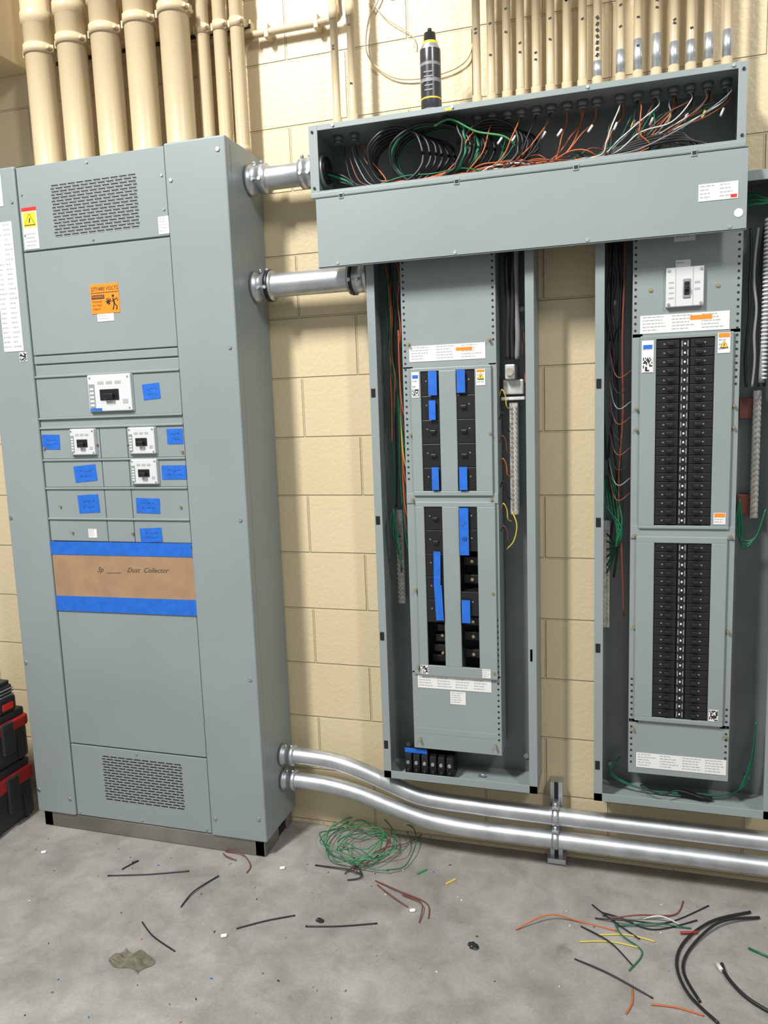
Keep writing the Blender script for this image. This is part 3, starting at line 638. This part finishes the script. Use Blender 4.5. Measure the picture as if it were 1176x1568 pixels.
for pts,m in(([(-1.262,-.307),(-1.19,-.32,.012),(-1.14,-.36),(-1.134,-.40)],WR),([(-1.262,-.32),(-1.24,-.34,.01),(-1.2,-.345)],WR),([(-.712,-.342),(-.63,-.38,.01),(-.53,-.41),(-.508,-.475)],WR),([(-.70,-.36),(-.64,-.41,.01),(-.58,-.44)],WR),([(-.61,-.39),(-.54,-.43,.015),(-.53,-.50)],WR),
    ([(-.256,-.463),(-.17,-.40,.02),(-.08,-.385),(.02,-.40)],WO),([(-.078,-.405),(.0,-.46,.01),(.06,-.53)],WB),([(-.03,-.43),(.05,-.41),(.12,-.42)],WY),([(-.08,-.47),(.0,-.45),(.08,-.455)],WY),
    ([(.012,-.355),(.03,-.42,.01),(.085,-.47),(.05,-.55)],WG),([(-.04,-.36),(.06,-.37,.02),(.16,-.33),(.279,-.224)],WB),([(.02,-.38),(.12,-.36,.015),(.22,-.34)],WG),([(.0,-.35),(.08,-.34,.02),(.18,-.29),(.21,-.22)],WR),([(.09,-.33),(.14,-.33,.02),(.19,-.33)],WW),([(-.02,-.33),(.03,-.35,.01),(.12,-.37),(.24,-.30)],WB),
    ([(-.089,-.541),(.0,-.58,.008),(.105,-.633)],WB),([(-.05,-.30),(.0,-.36,.01),(.08,-.42)],WB),([(.056,-.612),(.055,-.66),(.04,-.70)],WO),([(.10,-.655),(.16,-.65),(.22,-.66)],WO)):
    scrap("wire_scrap",pts,.0022,m)
scrap("wire_scrap",[(.39,-.23,.006),(.28,-.30,.008),(.20,-.40,.006),(.17,-.50,.006),(.19,-.60,.006),(.25,-.68,.006)],.0042,WB)
scrap("wire_scrap",[(.41,-.25,.006),(.30,-.31,.016),(.215,-.42,.006),(.185,-.52,.006),(.215,-.62,.006)],.0042,WB)
scrap("wire_scrap",[(.284,-.47,.006),(.29,-.52,.010),(.33,-.58,.006),(.40,-.63,.006)],.005,WB)
scrap("wire_scrap",[(.272,-.475,.008),(.281,-.50,.009)],.006,WW)
scrap("wire_scrap",[(.36,-.39,.006),(.42,-.42,.006)],.003,WG)
scrap("wire_scrap",[(.19,-.37,.006),(.22,-.365,.008),(.235,-.355,.006)],.004,TOOLR)
def lump(name,x,y,s,m,n=3):
    b=MB()
    for i in range(n):
        t=bmesh.new();bmesh.ops.create_icosphere(t,subdivisions=2,radius=s)
        p=Vector(F(x+U(-s,s),y+U(-s,s)*.6,s*.28))
        for v in t.verts:
            v.co*=U(.7,1.25);v.co.z=max(v.co.z*.35,-s*.26);v.co+=p
        b._merge(t,m)
    return b.done(name)
def rag():
    b=MB();i=b.mi(DEB);N=16;g=[]
    c0=F(-1.262,-.84)
    for a in range(N+1):
        row=[]
        for c in range(N+1):
            u=a/N-.5;v=c/N-.5;h=.010+.012*sin(u*9+v*4)+.007*sin(v*13-u*6)+U(-.001,.001)
            edge=max(abs(u),abs(v))*2;h=max(.0015,h*(1-edge**4)+.001)
            row.append(b.bm.verts.new((c0[0]+u*.115+.012*sin(v*5),c0[1]+v*.06+.008*sin(u*7)-.02*u,h)))
        g.append(row)
    for a in range(N):
        for c in range(N):
            f=b.bm.faces.new((g[a][c],g[a+1][c],g[a+1][c+1],g[a][c+1]));f.material_index=i
    b.done("crumpled_rag")
rag();lump("cable_tie_offcut",-.367,-.554,.011,BLACK);lump("cable_tie_offcut",-.814,-.562,.009,BLACK,3)
b=MB()
for i in range(120):
    x=U(-2.0,.5);y=U(-1.1,-.2)
    p=F(x,y,.0015);s=U(.001,.004);a=U(0,3)
    b.box(p[0]-s,p[0]+s,p[1]-s*.4,p[1]+s*.4,.0005,.0022,random.choice([WHITE,INK,DEB,WO,WA,DEB,BLUE,INK]),rot=Matrix.Rotation(a,3,'Z'))
for x,y in((-.562,-.454),(-1.06,-.69),(-1.88,-.46),(-1.03,-.35)):
    p=F(x,y);b.box(p[0]-.009,p[0]+.009,p[1]-.006,p[1]+.006,.0005,.008,WHITE,.003,rot=Matrix.Rotation(.5,3,'Z'))
for x0,y0,m in((-.58,-.26,WGL),(-.48,-.29,WY)):
    p=F(x0,y0);b.box(p[0]-.02,p[0]+.02,p[1]-.003,p[1]+.003,.0005,.005,m,rot=Matrix.Rotation(.9,3,'Z'))
b.done("floor_litter")

# ------------------------------------------------------------ light
w=bpy.data.worlds.new("world");SC.world=w;w.use_nodes=True;bg=w.node_tree.nodes["Background"];bg.inputs[0].default_value=(.96,.98,1,1);bg.inputs[1].default_value=.42
def area(name,loc,tgt,sx,sy,p,col=(1,.98,.945)):
    l=bpy.data.lights.new(name,'AREA');l.shape='RECTANGLE';l.size=sx;l.size_y=sy;l.energy=p;l.color=col
    o=bpy.data.objects.new(name,l);COL.objects.link(o);o.location=loc;o.rotation_euler=(Vector(tgt)-Vector(loc)).to_track_quat('-Z','Y').to_euler();return o
area("ceiling_light",(-2.0,-3.0,4.9),(-.6,0,1.2),.35,1.0,300);area("ceiling_light",(2.2,-3.6,4.9),(0,0,1.2),.35,1.0,105)
# ------------------------------------------------------------ camera
yaw,pitch,roll=.2942,.1371,.0352
fwd=Vector((-sin(yaw)*cos(pitch),cos(yaw)*cos(pitch),-sin(pitch)));right=Vector((cos(yaw),sin(yaw),0));down=fwd.cross(right)
r2=cos(roll)*right+sin(roll)*down;d2=-sin(roll)*right+cos(roll)*down
M=Matrix((r2,-d2,-fwd)).transposed().to_4x4();M.translation=Vector((0,-2.4575,1.53))
c=bpy.data.cameras.new("camera");c.sensor_fit='VERTICAL';c.sensor_height=36;c.lens=1165.06/1568*36;c.clip_start=.05
co=bpy.data.objects.new("camera",c);COL.objects.link(co);co.matrix_world=M;SC.camera=co
